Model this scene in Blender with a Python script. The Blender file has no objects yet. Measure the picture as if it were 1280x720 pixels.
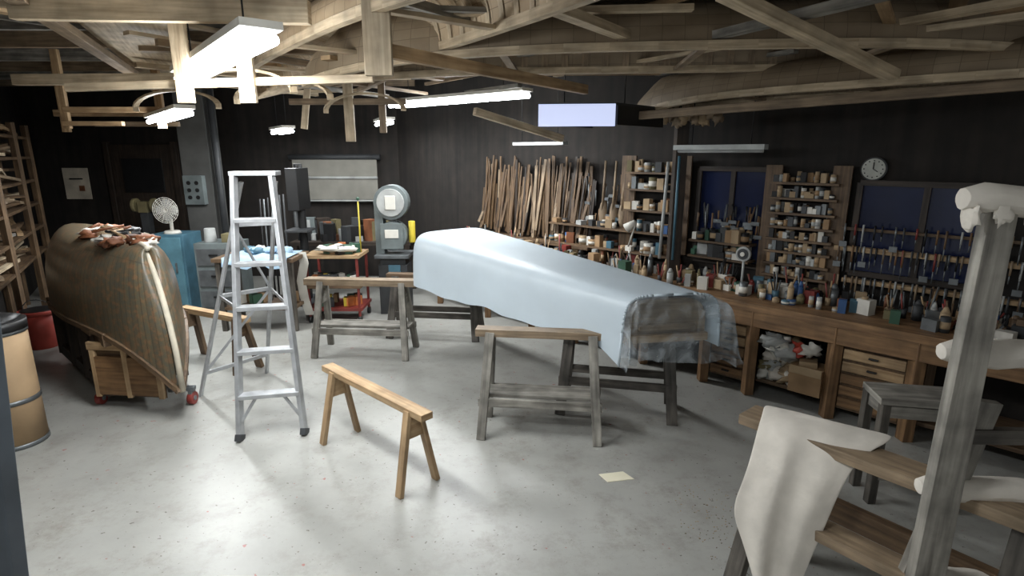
import bpy, bmesh, math, random
from mathutils import Vector, Matrix, noise
random.seed(7)
V=Vector
scene=bpy.context.scene
try:
    scene.view_settings.view_transform='Standard'
except Exception: pass

# ------------------------------------------------------------------ materials
def newmat(name):
    m=bpy.data.materials.new(name); m.use_nodes=True
    nt=m.node_tree; b=nt.nodes['Principled BSDF']
    return m,nt,b
def lin(c):
    return tuple(((x/255)/12.92 if x<=10 else (((x/255)+.055)/1.055)**2.4) for x in c)
def paint(name,c,rough=.6,metal=0,var=.25,scale=6,bump=.1,coord='Object',alpha=1,trans=0):
    m,nt,b=newmat(name); c=lin(c)
    tc=nt.nodes.new('ShaderNodeTexCoord'); n=nt.nodes.new('ShaderNodeTexNoise')
    n.inputs['Scale'].default_value=scale; n.inputs['Detail'].default_value=6
    nt.links.new(tc.outputs[coord],n.inputs['Vector'])
    r=nt.nodes.new('ShaderNodeValToRGB')
    r.color_ramp.elements[0].position=.3; r.color_ramp.elements[1].position=.7
    r.color_ramp.elements[0].color=(*[x*(1-var) for x in c],1)
    r.color_ramp.elements[1].color=(*[min(1,x*(1+var)) for x in c],1)
    nt.links.new(n.outputs['Fac'],r.inputs['Fac']); nt.links.new(r.outputs['Color'],b.inputs['Base Color'])
    b.inputs['Roughness'].default_value=rough; b.inputs['Metallic'].default_value=metal
    if bump:
        bp=nt.nodes.new('ShaderNodeBump'); bp.inputs['Strength'].default_value=bump; bp.inputs['Distance'].default_value=.02
        nt.links.new(n.outputs['Fac'],bp.inputs['Height']); nt.links.new(bp.outputs['Normal'],b.inputs['Normal'])
    return m
def wood(name,c1,c2,rough=.6,sx=3,sy=45,dirt=.35):
    m,nt,b=newmat(name)
    tc=nt.nodes.new('ShaderNodeTexCoord'); mp=nt.nodes.new('ShaderNodeMapping')
    mp.inputs['Scale'].default_value=(sx,sy,1)
    nt.links.new(tc.outputs['UV'],mp.inputs['Vector'])
    n=nt.nodes.new('ShaderNodeTexNoise'); n.inputs['Scale'].default_value=1; n.inputs['Detail'].default_value=5
    nt.links.new(mp.outputs['Vector'],n.inputs['Vector'])
    r=nt.nodes.new('ShaderNodeValToRGB')
    r.color_ramp.elements[0].position=.32; r.color_ramp.elements[1].position=.68
    r.color_ramp.elements[0].color=(*lin(c1),1); r.color_ramp.elements[1].color=(*lin(c2),1)
    nt.links.new(n.outputs['Fac'],r.inputs['Fac'])
    n2=nt.nodes.new('ShaderNodeTexNoise'); n2.inputs['Scale'].default_value=7; n2.inputs['Detail'].default_value=4
    nt.links.new(tc.outputs['Object'],n2.inputs['Vector'])
    mr=nt.nodes.new('ShaderNodeMapRange'); mr.inputs[1].default_value=.35; mr.inputs[2].default_value=.65
    mr.inputs[3].default_value=1-dirt; mr.inputs[4].default_value=1.0
    nt.links.new(n2.outputs['Fac'],mr.inputs[0])
    mx=nt.nodes.new('ShaderNodeMix'); mx.data_type='RGBA'; mx.blend_type='MULTIPLY'; mx.inputs[0].default_value=1
    nt.links.new(r.outputs['Color'],mx.inputs[6]); nt.links.new(mr.outputs[0],mx.inputs[7])
    nt.links.new(mx.outputs[2],b.inputs['Base Color'])
    b.inputs['Roughness'].default_value=rough
    bp=nt.nodes.new('ShaderNodeBump'); bp.inputs['Strength'].default_value=.25; bp.inputs['Distance'].default_value=.01
    nt.links.new(n.outputs['Fac'],bp.inputs['Height']); nt.links.new(bp.outputs['Normal'],b.inputs['Normal'])
    return m
def emis(name,c,s):
    m,nt,b=newmat(name)
    b.inputs['Base Color'].default_value=(*c,1)
    b.inputs['Emission Color'].default_value=(*c,1); b.inputs['Emission Strength'].default_value=s
    return m

WL=wood('wood_light',(176,156,128),(220,202,172))
WPINE=wood('wood_pine',(152,122,88),(192,164,126))
WBR=wood('wood_brown',(80,62,46),(122,98,72))
WDK=wood('wood_dark',(36,29,24),(64,52,42))
WOR=wood('wood_orange',(104,76,50),(148,114,78))
WGR=wood('wood_weathered',(112,108,101),(172,168,158),sx=2.5,sy=35,dirt=.5)
WGD=wood('wood_grey_dark',(66,62,56),(108,102,94),dirt=.5)
WPAD=wood('wood_beam_cap',(122,104,84),(162,142,116))
WSTK=wood('strip_stock_brown',(62,46,32),(116,90,60))
ALU=paint('aluminium',(172,174,176),.4,.5,.2,12)
STEEL=paint('steel',(110,114,116),.45,.6,.25,10)
BLK=paint('black_paint',(22,22,23),.5)
DGR=paint('dark_grey',(52,54,56),.6)
MGR=paint('machine_grey',(100,108,108),.5)
LGR=paint('light_grey',(160,162,160),.6)
WHT=paint('white_paint',(208,205,196),.6,var=.1)
CANV=paint('canvas_white',(208,202,192),.9,var=.12,scale=9,bump=.4)
CLOTHB=paint('cloth_pale_blue',(150,175,195),.9,var=.15)
RED=paint('red_paint',(118,46,40),.5)
REDP=paint('red_plastic',(180,72,60),.5)
ORG=paint('orange_plastic',(185,110,60),.5)
YEL=paint('yellow_paint',(200,180,60),.5)
BLU=paint('blue_paint',(50,84,130),.5)
TEAL=paint('teal_paint',(68,104,120),.5)
GRN=paint('green_paint',(50,84,66),.5)
OLV=paint('olive',(108,100,70),.7)
CARD=paint('cardboard',(148,120,88),.8)
KRAFT=paint('kraft_fibre',(164,138,106),.8,scale=3)
LEA=paint('leather',(116,70,42),.7,var=.4)
TAN=paint('tan',(162,140,110),.8)
WALLB=wood('wall_boards',(24,21,19),(46,40,35),.85,sx=.6,sy=9)
CEIL=wood('ceiling_boards',(118,114,106),(172,166,156),.85,sx=.5,sy=7)
GLASSD=paint('night_glass',(24,32,62),.18,var=.35,scale=2,bump=0)
TUBE=emis('fluorescent_tube',(.93,.97,1.0),18)
TUBED=paint('tube_off',(165,169,167),.4)
LAV=emis('lavender_light',(.56,.62,.86),.85)

def floor_mat():
    m,nt,b=newmat('floor_concrete')
    tc=nt.nodes.new('ShaderNodeTexCoord')
    def N(sc,det=6,ro=.6):
        n=nt.nodes.new('ShaderNodeTexNoise'); n.inputs['Scale'].default_value=sc; n.inputs['Detail'].default_value=det; n.inputs['Roughness'].default_value=ro
        nt.links.new(tc.outputs['Object'],n.inputs['Vector']); return n
    n=N(.9); r=nt.nodes.new('ShaderNodeValToRGB')
    r.color_ramp.elements[0].position=.3; r.color_ramp.elements[1].position=.7
    r.color_ramp.elements[0].color=(*lin((138,138,133)),1); r.color_ramp.elements[1].color=(*lin((168,168,163)),1)
    nt.links.new(n.outputs['Fac'],r.inputs['Fac'])
    def over(prev,nn,lo,hi,col,amt=1):
        mr=nt.nodes.new('ShaderNodeMapRange'); mr.inputs[1].default_value=lo; mr.inputs[2].default_value=hi; mr.inputs[4].default_value=amt
        nt.links.new(nn.outputs['Fac'],mr.inputs[0])
        mx=nt.nodes.new('ShaderNodeMix'); mx.data_type='RGBA'; nt.links.new(mr.outputs[0],mx.inputs[0])
        nt.links.new(prev,mx.inputs[6]); mx.inputs[7].default_value=(*lin(col),1); return mx.outputs[2]
    o=over(r.outputs['Color'],N(5,10,.75),.5,.72,(120,116,108),.6)
    o=over(o,N(1.7,8,.8),.55,.75,(106,99,86),.75)
    o=over(o,N(26,3),.68,.72,(98,90,80),.8)
    o=over(o,N(15,2),.71,.74,(146,88,82),.9)
    o=over(o,N(33,2),.69,.72,(80,72,62),.8)
    nt.links.new(o,b.inputs['Base Color']); b.inputs['Roughness'].default_value=.38
    bp=nt.nodes.new('ShaderNodeBump'); bp.inputs['Strength'].default_value=.12; bp.inputs['Distance'].default_value=.01
    n3=N(20,6); nt.links.new(n3.outputs['Fac'],bp.inputs['Height']); nt.links.new(bp.outputs['Normal'],b.inputs['Normal'])
    return m
FLOORM=floor_mat()

def hull_mat(name,c1,c2,mort,f1,f2,f3,fk,bw,rh,ms=.004,nsc=22,rough=.45):
    m,nt,b=newmat(name)
    tc=nt.nodes.new('ShaderNodeTexCoord')
    br=nt.nodes.new('ShaderNodeTexBrick'); br.inputs['Scale'].default_value=1; br.offset=0.0
    br.inputs['Brick Width'].default_value=bw; br.inputs['Row Height'].default_value=rh; br.inputs['Mortar Size'].default_value=ms
    br.inputs['Mortar Smooth'].default_value=.6
    br.inputs['Color1'].default_value=(*lin(c1),1); br.inputs['Color2'].default_value=(*lin(c2),1)
    br.inputs['Mortar'].default_value=(*lin(mort),1)
    nt.links.new(tc.outputs['UV'],br.inputs['Vector'])
    n=nt.nodes.new('ShaderNodeTexNoise'); n.inputs['Scale'].default_value=nsc; n.inputs['Detail'].default_value=5
    nt.links.new(tc.outputs['Object'],n.inputs['Vector'])
    r=nt.nodes.new('ShaderNodeValToRGB'); cr=r.color_ramp
    cr.elements[0].position=.35; cr.elements[0].color=(*lin(f1),1)
    cr.elements[1].position=.66; cr.elements[1].color=(*lin(f3),1)
    e=cr.elements.new(.5); e.color=(*lin(f2),1)
    nt.links.new(n.outputs['Fac'],r.inputs['Fac'])
    mx=nt.nodes.new('ShaderNodeMix'); mx.data_type='RGBA'; mx.inputs[0].default_value=fk
    nt.links.new(br.outputs['Color'],mx.inputs[6]); nt.links.new(r.outputs['Color'],mx.inputs[7])
    nt.links.new(mx.outputs[2],b.inputs['Base Color']); b.inputs['Roughness'].default_value=rough
    return m
HULL=hull_mat('old_planked_hull',(104,94,74),(82,76,64),(70,61,48),(72,84,80),(98,86,66),(150,104,70),.4,.045,.6,.006,24,.34)
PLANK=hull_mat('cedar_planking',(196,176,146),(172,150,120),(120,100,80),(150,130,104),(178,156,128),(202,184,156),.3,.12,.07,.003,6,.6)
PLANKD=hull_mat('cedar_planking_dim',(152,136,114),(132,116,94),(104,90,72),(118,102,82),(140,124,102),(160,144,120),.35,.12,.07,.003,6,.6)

def film_mat():
    m,nt,b=newmat('clear_plastic_film')
    out=nt.nodes['Material Output']
    tr=nt.nodes.new('ShaderNodeBsdfTransparent'); tr.inputs['Color'].default_value=(.85,.88,.9,1)
    b.inputs['Base Color'].default_value=(.62,.68,.72,1); b.inputs['Roughness'].default_value=.15
    n=nt.nodes.new('ShaderNodeTexNoise'); n.inputs['Scale'].default_value=5; n.inputs['Detail'].default_value=6; n.inputs['Distortion'].default_value=1.5
    tc=nt.nodes.new('ShaderNodeTexCoord'); nt.links.new(tc.outputs['Object'],n.inputs['Vector'])
    mr=nt.nodes.new('ShaderNodeMapRange'); mr.inputs[1].default_value=.45; mr.inputs[2].default_value=.75; mr.inputs[3].default_value=.1; mr.inputs[4].default_value=.6
    nt.links.new(n.outputs['Fac'],mr.inputs[0])
    ms=nt.nodes.new('ShaderNodeMixShader'); nt.links.new(mr.outputs[0],ms.inputs[0])
    nt.links.new(tr.outputs[0],ms.inputs[1]); nt.links.new(b.outputs[0],ms.inputs[2]); nt.links.new(ms.outputs[0],out.inputs['Surface'])
    bp=nt.nodes.new('ShaderNodeBump'); bp.inputs['Strength'].default_value=.8; bp.inputs['Distance'].default_value=.04
    nt.links.new(n.outputs['Fac'],bp.inputs['Height']); nt.links.new(bp.outputs['Normal'],b.inputs['Normal'])
    return m
FILM=film_mat()
SILV=paint('silver_grey_cover',(184,196,204),.45,.0,.05,3,.12)

# ------------------------------------------------------------------ builder
class B:
    def __init__(s,name,rot=0):
        s.name=name; s.bm=bmesh.new(); s.uv=s.bm.loops.layers.uv.new('UVMap'); s.mats=[]; s.rot=rot
    def mi(s,m):
        if m not in s.mats: s.mats.append(m)
        return s.mats.index(m)
    def face(s,vs,uvs,m,smooth=False):
        try: f=s.bm.faces.new(vs)
        except ValueError: return
        f.material_index=s.mi(m); f.smooth=smooth
        for l,u in zip(f.loops,uvs): l[s.uv].uv=u
        return f
    def beam(s,p1,p2,w,h,m,up=(0,0,1),w2=None,h2=None):
        p1,p2=V(p1),V(p2); ax=(p2-p1); L=ax.length; ax.normalize(); up=V(up)
        if abs(ax.dot(up))>.98: up=V((0,1,0)) if abs(ax.y)<.9 else V((1,0,0))
        sd=ax.cross(up).normalized(); u=sd.cross(ax).normalized()
        w2=w2 or w; h2=h2 or h; ro=random.random()*9
        vs=[];lc=[]
        for (p,ww,hh,lx) in ((p1,w,h,0),(p2,w2,h2,L)):
            for a,b_ in ((-1,-1),(1,-1),(1,1),(-1,1)):
                vs.append(s.bm.verts.new(p+sd*a*ww/2+u*b_*hh/2)); lc.append((lx,a*ww/2,b_*hh/2))
        for idx in ((0,1,5,4),(1,2,6,5),(2,3,7,6),(3,0,4,7),(3,2,1,0),(4,5,6,7)):
            end=idx in ((3,2,1,0),(4,5,6,7))
            uv=[((lc[i][1]*.3+ro,lc[i][2]) if end else (lc[i][0]+ro,lc[i][1]+lc[i][2]+ro)) for i in idx]
            s.face([vs[i] for i in idx],uv,m)
        return s
    def box(s,c,sz,m,yaw=0):
        c=V(c); sx,sy,sz_=sz; R=Matrix.Rotation(yaw,3,'Z')
        if sx>=sy and sx>=sz_: d=R@V((sx/2,0,0)); return s.beam(c-d,c+d,sy,sz_,m)
        if sy>=sz_: d=R@V((0,sy/2,0)); return s.beam(c-d,c+d,sx,sz_,m)
        d=V((0,0,sz_/2)); y=R@V((0,1,0)); return s.beam(c-d,c+d,sx,sy,m,up=y)
    def prism(s,pts,z0,z1,m):
        lo=[s.bm.verts.new((x,y,z0)) for x,y in pts]; hi=[s.bm.verts.new((x,y,z1)) for x,y in pts]; n=len(pts)
        ro=random.random()*5
        for i in range(n):
            j=(i+1)%n; L=(V(pts[j])-V(pts[i])).length
            s.face([lo[i],lo[j],hi[j],hi[i]],[(ro,z0),(ro+L,z0),(ro+L,z1),(ro,z1)],m)
        s.face(hi,[(p[0],p[1]) for p in pts],m); s.face(lo[::-1],[(p[0],p[1]) for p in pts[::-1]],m)
    def cyl(s,p1,p2,r1,r2,m,seg=14,caps=True,smooth=True):
        p1,p2=V(p1),V(p2); ax=(p2-p1); L=ax.length; ax.normalize()
        t=V((0,0,1)) if abs(ax.z)<.9 else V((1,0,0)); a=ax.cross(t).normalized(); b_=ax.cross(a)
        ro=random.random()*5; A=[];C=[]
        for i in range(seg):
            an=2*math.pi*i/seg; d=a*math.cos(an)+b_*math.sin(an)
            A.append(s.bm.verts.new(p1+d*r1)); C.append(s.bm.verts.new(p2+d*r2))
        for i in range(seg):
            j=(i+1)%seg; q=2*math.pi*max(r1,r2)/seg
            s.face([A[i],A[j],C[j],C[i]],[(ro,i*q),(ro,i*q+q),(ro+L,i*q+q),(ro+L,i*q)],m,smooth)
        if caps:
            s.face(A[::-1],[(0,0)]*seg,m); s.face(C,[(0,0)]*seg,m)
        return s
    def path(s,pts,r,m,seg=8):
        for a,b_ in zip(pts[:-1],pts[1:]): s.cyl(a,b_,r,r,m,seg)
    def tubepath(s,pts,rs,m,seg=16,lump=0,ref=(0,0,1)):
        rows=[]
        for i,p in enumerate(pts):
            p=V(p); ax=(V(pts[min(i+1,len(pts)-1)])-V(pts[max(i-1,0)])).normalized()
            a=ax.cross(V(ref)).normalized(); b_=ax.cross(a)
            rows.append([p+(a*math.cos(2*math.pi*k/seg)+b_*math.sin(2*math.pi*k/seg))*rs[i]*(1+lump*noise.noise(V((p.x*9+k*.7,p.y*9,p.z*9+k)))) for k in range(seg)])
        vv=s.grid(rows,m,closed=True)
        s.face(vv[0][::-1],[(0,0)]*seg,m,True); s.face(vv[-1],[(0,0)]*seg,m,True)
    def sph(s,c,r,m,seg=16,ring=10,lump=0,seed=0,flat=None):
        if not hasattr(r,'__len__'): r=(r,r,r)
        c=V(c); rows=[]
        for i in range(ring+1):
            th=math.pi*i/ring; row=[]
            for j in range(seg):
                ph=2*math.pi*j/seg; d=V((math.sin(th)*math.cos(ph),math.sin(th)*math.sin(ph),math.cos(th)))
                k=1+lump*noise.noise(d*2.2+V((seed*3.1,seed,0)))+lump*.5*noise.noise(d*5+V((seed,9,seed)))
                row.append(s.bm.verts.new(c+V((d.x*r[0],d.y*r[1],d.z*r[2]))*k))
                if i in (0,ring): break
            rows.append(row)
        for i in range(ring):
            for j in range(seg):
                k=(j+1)%seg; a,b_=rows[i],rows[i+1]
                if len(a)==1: f=[a[0],b_[j],b_[k]]
                elif len(b_)==1: f=[a[j],b_[0],a[k]]
                else: f=[a[j],b_[j],b_[k],a[k]]
                s.face(f,[(0.3*j/seg,.3*i/ring)]*len(f),m,True)
        return s
    def grid(s,rows,m,closed=False,smooth=True,uvs=None):
        vv=[[s.bm.verts.new(V(p)) for p in row] for row in rows]
        for i in range(len(vv)-1):
            n=len(vv[i]); 
            for j in range(n if closed else n-1):
                k=(j+1)%n
                q=[(i,j),(i,k),(i+1,k),(i+1,j)]
                if uvs: uv=[uvs[a][b_] for a,b_ in q]
                else: uv=[(a*.1,b_*.1) for a,b_ in q]
                s.face([vv[a][b_] for a,b_ in q],uv,m,smooth)
        return vv
    def done(s,bevel=0,parent=None,solid=0,subd=0):
        me=bpy.data.meshes.new(s.name); s.bm.normal_update()
        c=V((0,0,0))
        if len(s.bm.verts):
            for v in s.bm.verts: c+=v.co
            c/=len(s.bm.verts); c.z=0
        s.bm.transform(Matrix.Rotation(-s.rot,4,'Z')@Matrix.Translation(-c))
        s.bm.to_mesh(me); s.bm.free()
        for m in s.mats: me.materials.append(m)
        o=bpy.data.objects.new(s.name,me); scene.collection.objects.link(o); o.rotation_euler=(0,0,s.rot); o.location=c
        if solid:
            md=o.modifiers.new('thick','SOLIDIFY'); md.thickness=solid
        if subd:
            md=o.modifiers.new('sub','SUBSURF'); md.levels=subd; md.render_levels=subd
        if bevel:
            md=o.modifiers.new('bev','BEVEL'); md.width=bevel; md.segments=2; md.limit_method='ANGLE'
        if parent: o.parent=parent
        return o

# ------------------------------------------------------------------ camera
cam=bpy.data.cameras.new('camera'); co=bpy.data.objects.new('camera',cam); scene.collection.objects.link(co)
co.location=(0,0,1.87); co.rotation_euler=(math.radians(90-13.5),0,0)
cam.sensor_width=36; cam.lens=700/1280*36; cam.clip_start=.05
scene.camera=co
w=bpy.data.worlds.new('world'); scene.world=w; w.use_nodes=True
bg=w.node_tree.nodes['Background']; bg.inputs[0].default_value=(.87,.89,.88,1); bg.inputs[1].default_value=.42

# ------------------------------------------------------------------ room
b=B('floor'); b.prism([(-4,-1.2),(8.5,-1.2),(8.5,0),(-1.7,9.0),(-7.9,9.0),(-7.9,8)],-.1,0,FLOORM); b.done()
def wallseg(name,p,q,h,th,m,z0=0):
    p=V((*p,0));q=V((*q,0)); d=(q-p).normalized(); n=V((d.y,-d.x,0))
    b=B(name,math.atan2(d.y,d.x))
    L=(q-p).length
    vs=[b.bm.verts.new(v) for v in (p,q,q+V((0,0,h)),p+V((0,0,h)))]
    b.face(vs,[(0,0),(0,L),(h,L),(h,0)],m)
    vs2=[b.bm.verts.new(v+n*-th) for v in (p,q,q+V((0,0,h)),p+V((0,0,h)))]
    b.face(vs2[::-1],[(0,0),(0,L),(h,L),(h,0)],m)
    for i in range(4):
        j=(i+1)%4; b.face([vs[i],vs2[i],vs2[j],vs[j]],[(0,0),(0,1),(1,1),(1,0)],m)
    return b.done()
wallseg('wall_back',(-7.3,8.6),(-1.7,8.6),2.9,.12,WALLB)
wallseg('wall_right',(-1.7,8.6),(7.2,-.3),2.9,.12,WALLB)
wallseg('wall_left',(-2.5,.9),(-7.3,8.6),2.9,.12,WALLB)
b=B('ceiling')
pts=[(-4,-1.2),(8.5,-1.2),(8.5,0),(-1.7,9.0),(-7.9,9.0),(-7.9,8)]
b.prism(pts,2.9,3.0,CEIL); b.done()
b=B('roof_joists')
for i,y in enumerate([1.6,2.3,3.0,3.7,4.4,5.1,5.8,6.5,7.2,7.9]):
    xl=-2.9-(y-1.0)*.6; xr=6.6-y
    b.beam((max(xl,-6.9),y,2.82),(xr,y,2.82),.05,.15,WPAD if i%2 else WGR)
b.done()

E=V((.70711,-.70711,0)); Nn=V((-.70711,-.70711,0)); O=V((0,6.9,0)); YW=math.radians(-45)
def W(s,d,z): return O+E*s+Nn*d+V((0,0,z))

# ------------------------------------------------------------------ windows
for i,(s0,s1,z0,z1) in enumerate(((2.44,3.06,.92,1.74),(3.72,4.55,.98,1.66))):
    b=B(f'window_{i+1}',YW)
    b.beam(W(s0,.02,(z0+z1)/2),W(s1,.02,(z0+z1)/2),.02,z1-z0,GLASSD)
    for a,c in ((s0,z0),(s0,z1)): b.beam(W(s0,.04,c),W(s1,.04,c),.04,.04,WDK)
    for a in (s0,s1,(s0+s1)/2): b.beam(W(a,.04,z0),W(a,.04,z1),.04,.03,WDK,up=tuple(Nn))
    b.done()

# ------------------------------------------------------------------ workbench
b=B('workbench',YW)
b.beam(W(-.8,.34,.72),W(5.6,.34,.72),.62,.06,WOR)
b.beam(W(-.8,.62,.63),W(5.6,.62,.63),.05,.12,WOR)
for s_ in (-.7,.2,.9,1.5,2.3,2.88,3.26,3.84,4.32,5.0):
    b.beam(W(s_,.6,0),W(s_,.6,.69),.07,.08,WOR); b.beam(W(s_,.08,0),W(s_,.08,.69),.07,.07,WBR)
for s0,s1 in ((2.92,3.22),(3.88,4.28),(1.55,2.25)):
    b.beam(W((s0+s1)/2,.34,.08),W((s0+s1)/2,.34,.66),s1-s0,.46,WBR,up=tuple(Nn))
    z=.1
    while z<.58:
        b.beam(W(s0+.015,.585,z+.04),W(s1-.015,.585,z+.04),.02,.07,WOR if z<.3 else WPINE)
        b.beam(W((s0+s1)/2-.03,.605,z+.045),W((s0+s1)/2+.03,.605,z+.045),.02,.012,BLK); z+=.09
b.beam(W(3.3,.3,.12),W(3.8,.3,.12),.5,.03,WBR); b.beam(W(4.35,.3,.12),W(5.5,.3,.12),.5,.03,WBR)
b.done(.004)

b=B('rag_pile',YW)
for i in range(24):
    s_=3.37+random.random()*.2; m=[CANV,WHT,TAN,LGR,LGR,CANV,OLV][i%7]
    b.sph(W(s_,.42+random.random()*.2,.18+random.random()*.3),(.09,.07,.055),m,12,8,.9,i)
b.sph(W(3.60,.56,.44),(.06,.06,.05),REDP,12,8,.8,3); b.sph(W(3.68,.56,.46),(.07,.05,.05),WHT,12,8,.8,4)
b.done()
b=B('cardboard_box',YW)
c=W(3.68,.54,.0); b.box(c+V((0,0,.24)),(.22,.2,.2),CARD,YW); b.box(c+Nn*.11+V((0,0,.32)),(.22,.01,.06),TAN,YW); b.box(c+V((-.02,0,.36)),(.12,.12,.04),TAN,YW+.3)
b.done()

PAL=[CARD,WHT,LGR,BLU,TAN,TAN,DGR,STEEL,BLK,DGR,GRN,OLV,CARD,TAN,WHT,TEAL,LEA,LGR,WBR,RED]
def clutter(name,s0,s1,z,d0,d1,n,hmin=.04,hmax=.12,pal=PAL,wmin=.02,wmax=.05):
    b=B(name,YW)
    for i in range(n):
        s_=random.uniform(s0,s1); d=random.uniform(d0,d1); h=random.uniform(hmin,hmax); r=random.uniform(wmin,wmax); m=random.choice(pal)
        zz=z
        k=random.random()
        if k<.4:
            b.cyl(W(s_,d,zz),W(s_,d,zz+h),r*.7,r*.7,m,12)
            if k<.2: b.cyl(W(s_,d,zz+h),W(s_,d,zz+h*1.35),r*.7,r*.25,m,12)
            else: b.cyl(W(s_,d,zz+h*.25),W(s_,d,zz+h*.7),r*.72,r*.72,random.choice([WHT,TAN,LGR]),12)
        elif k<.8:
            b.box(W(s_,d,zz+h/2),(r*2,r*1.6,h),m,YW+random.uniform(-.4,.4))
        else:
            b.cyl(W(s_,d,zz),W(s_,d,zz+h*.6),r*.6,r*.7,m,10)
            for q in range(4):
                a=random.uniform(-.05,.05); b.cyl(W(s_,d,zz),W(s_+a,d+random.uniform(-.03,.03),zz+h*random.uniform(1.2,2)),.005,.006,random.choice([WPINE,RED,STEEL,WBR,BLK]),6)
    return b
def shelf(name,s0,s1,zs,depth,top,bottom,m=WBR,up=True,n=14,h=.1,pal=PAL,wmax=.045):
    b=clutter(name,0,0,0,0,0,0)
    for z in zs:
        b.beam(W(s0,depth/2+.01,z-.01),W(s1,depth/2+.01,z-.01),depth,.018,m)
        k=max(3,int(n*(s1-s0)))
        for rowd in (.3,.75):
          for i in range(k):
            if random.random()<.12: continue
            s_=s0+.03+(s1-s0-.06)*(i+random.random()*.6)/k; hh=random.uniform(.35,1)*h; r=random.uniform(.016,wmax); mm=random.choice(pal)
            d=depth*rowd+.01
            if random.random()<.45:
                b.cyl(W(s_,d,z),W(s_,d,z+hh),r,r,mm,10); b.cyl(W(s_,d,z+hh*.25),W(s_,d,z+hh*.7),r*1.03,r*1.03,random.choice([WHT,TAN,LGR,CARD]),10)
            else: b.box(W(s_,d,z+hh/2),(r*2,r*1.6,hh),mm,YW+random.uniform(-.3,.3))
    if up:
        for s_ in (s0,s1): b.beam(W(s_,depth/2+.01,bottom),W(s_,depth/2+.01,top),.02,depth,m,up=tuple(E))
    return b.done()
WARM=[CARD,TAN,WHT,LGR,TAN,DGR,LEA,DGR,CARD,STEEL,OLV]
shelf('supply_shelf',.8,2.3,[1.14],.22,1.2,1.1,up=False,n=14,h=.11,pal=[BLU,LGR,WHT,CARD,DGR,TEAL,WHT,TAN])
shelf('supply_shelf',.75,2.3,[.93],.2,1.2,1.1,up=False,n=14,h=.12,pal=[BLU,LGR,WHT,CARD,DGR,TEAL,WHT,TAN,LEA])
shelf('supply_shelf',1.72,2.3,[1.34,1.54,1.70],.16,1.85,.95,n=14,h=.12,pal=WARM)
shelf('supply_shelf',2.45,3.0,[.98,1.12],.18,1.1,.95,up=False,n=17,h=.14,pal=[DGR,TAN,WHT,CARD,GRN,LGR,BLK])
shelf('parts_organizer_shelf',3.1,3.6,[.90,1.0,1.10,1.20,1.30,1.41,1.53,1.65],.13,1.78,.76,WBR,n=26,h=.09,pal=[TAN,WHT,DGR,LGR,CARD,TAN,BLK,STEEL],wmax=.022)
clutter('bench_clutter',-.7,2.4,.75,.1,.5,130,.05,.17).done()
clutter('bench_clutter',2.4,4.9,.75,.1,.48,150,.03,.13).done()

b=B('tool_rack',YW)
b.beam(W(3.62,.1,1.17),W(4.9,.1,1.17),.05,.035,WPINE); b.beam(W(3.7,.1,.93),W(4.9,.1,.93),.05,.03,WPINE); b.beam(W(3.65,.1,1.32),W(4.9,.1,1.32),.03,.02,WBR)
for i in range(96):
    s_=3.65+(i%48)*.025+random.uniform(-.008,.008); z=(1.16,.93,1.16,.93,1.32)[i%5]; l=random.uniform(.06,.18); m=random.choice([STEEL,WBR,RED,LGR,WOR,BLK,STEEL,DGR,WPAD])
    b.cyl(W(s_,.135,z+.04),W(s_,.135,z-l*.5),.007,.006,m,6); b.cyl(W(s_,.135,z-l*.4),W(s_,.135,z-l),.004,.004,STEEL,6)
    if i%7==0: b.box(W(s_,.14,z-l),(.05,.015,.04),STEEL,YW)
b.done()
b=B('hanging_tools',YW)
for i in range(60):
    s_=random.uniform(2.46,3.05) if i%2 else random.uniform(1.1,1.7); z=random.uniform(1.25,1.7) if i%2==0 else random.uniform(1.3,1.45); l=random.uniform(.08,.22)
    b.cyl(W(s_,.07,z),W(s_+random.uniform(-.02,.02),.07,z-l),.008,.006,random.choice([WBR,STEEL,DGR,BLK,WOR]),6); 
    if i%3==0: b.box(W(s_,.08,z-l),(.07,.02,.03),STEEL,YW)
b.done()
b=B('wall_clock',YW); c=W(3.79,.01,1.76)
b.cyl(c,c+Nn*.04,.085,.085,DGR,28); b.cyl(c+Nn*.03,c+Nn*.046,.075,.075,paint('clock_face',(178,180,172),.5),28)
for k in range(12):
    a=k*math.pi/6; q=c+Nn*.05+E*math.sin(a)*.06+V((0,0,math.cos(a)*.06)); b.cyl(q,q+Nn*.003,.005,.005,BLK,6)
b.beam(c+Nn*.052,c+Nn*.052+V((0,0,.05)),.006,.004,BLK); b.beam(c+Nn*.052,c+Nn*.052+E*.03+V((0,0,-.02)),.006,.004,BLK)
b.done()
b=B('paddle_and_strip_stock',YW)
for i in range(130):
    s_=-.45+1.75*i/130+random.uniform(-.02,.02); z0=.92+random.uniform(0,.12); z1=random.uniform(1.35,1.85); a=random.uniform(-.08,.08)
    b.beam(W(s_,.06+random.random()*.12,z0),W(s_+a,.05,z1),random.uniform(.012,.04),.012,random.choice([WBR,WSTK,WSTK,WDK,WSTK,WPAD]),up=tuple(Nn))
b.beam(W(-.5,.13,.9),W(1.35,.13,.9),.22,.03,WBR)
for s_ in (1.42,1.55,1.66):
    b.cyl(W(s_,.1,1.3),W(s_+.01,.08,1.8),.012,.012,WPAD,8); b.sph(W(s_,.07,1.26),(.05,.04,.15),WPAD,12,8)
b.done()
b=B('support_post',YW); b.beam(W(2.37,.3,.75),W(2.37,.3,2.9),.1,.1,WDK)
b.cyl(W(2.42,.4,.95),W(2.42,.4,1.85),.012,.012,TEAL,8); b.cyl(W(2.3,.42,.95),W(2.33,.42,1.8),.014,.014,LGR,8); b.done()
b=B('gooseneck_lamp')
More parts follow.
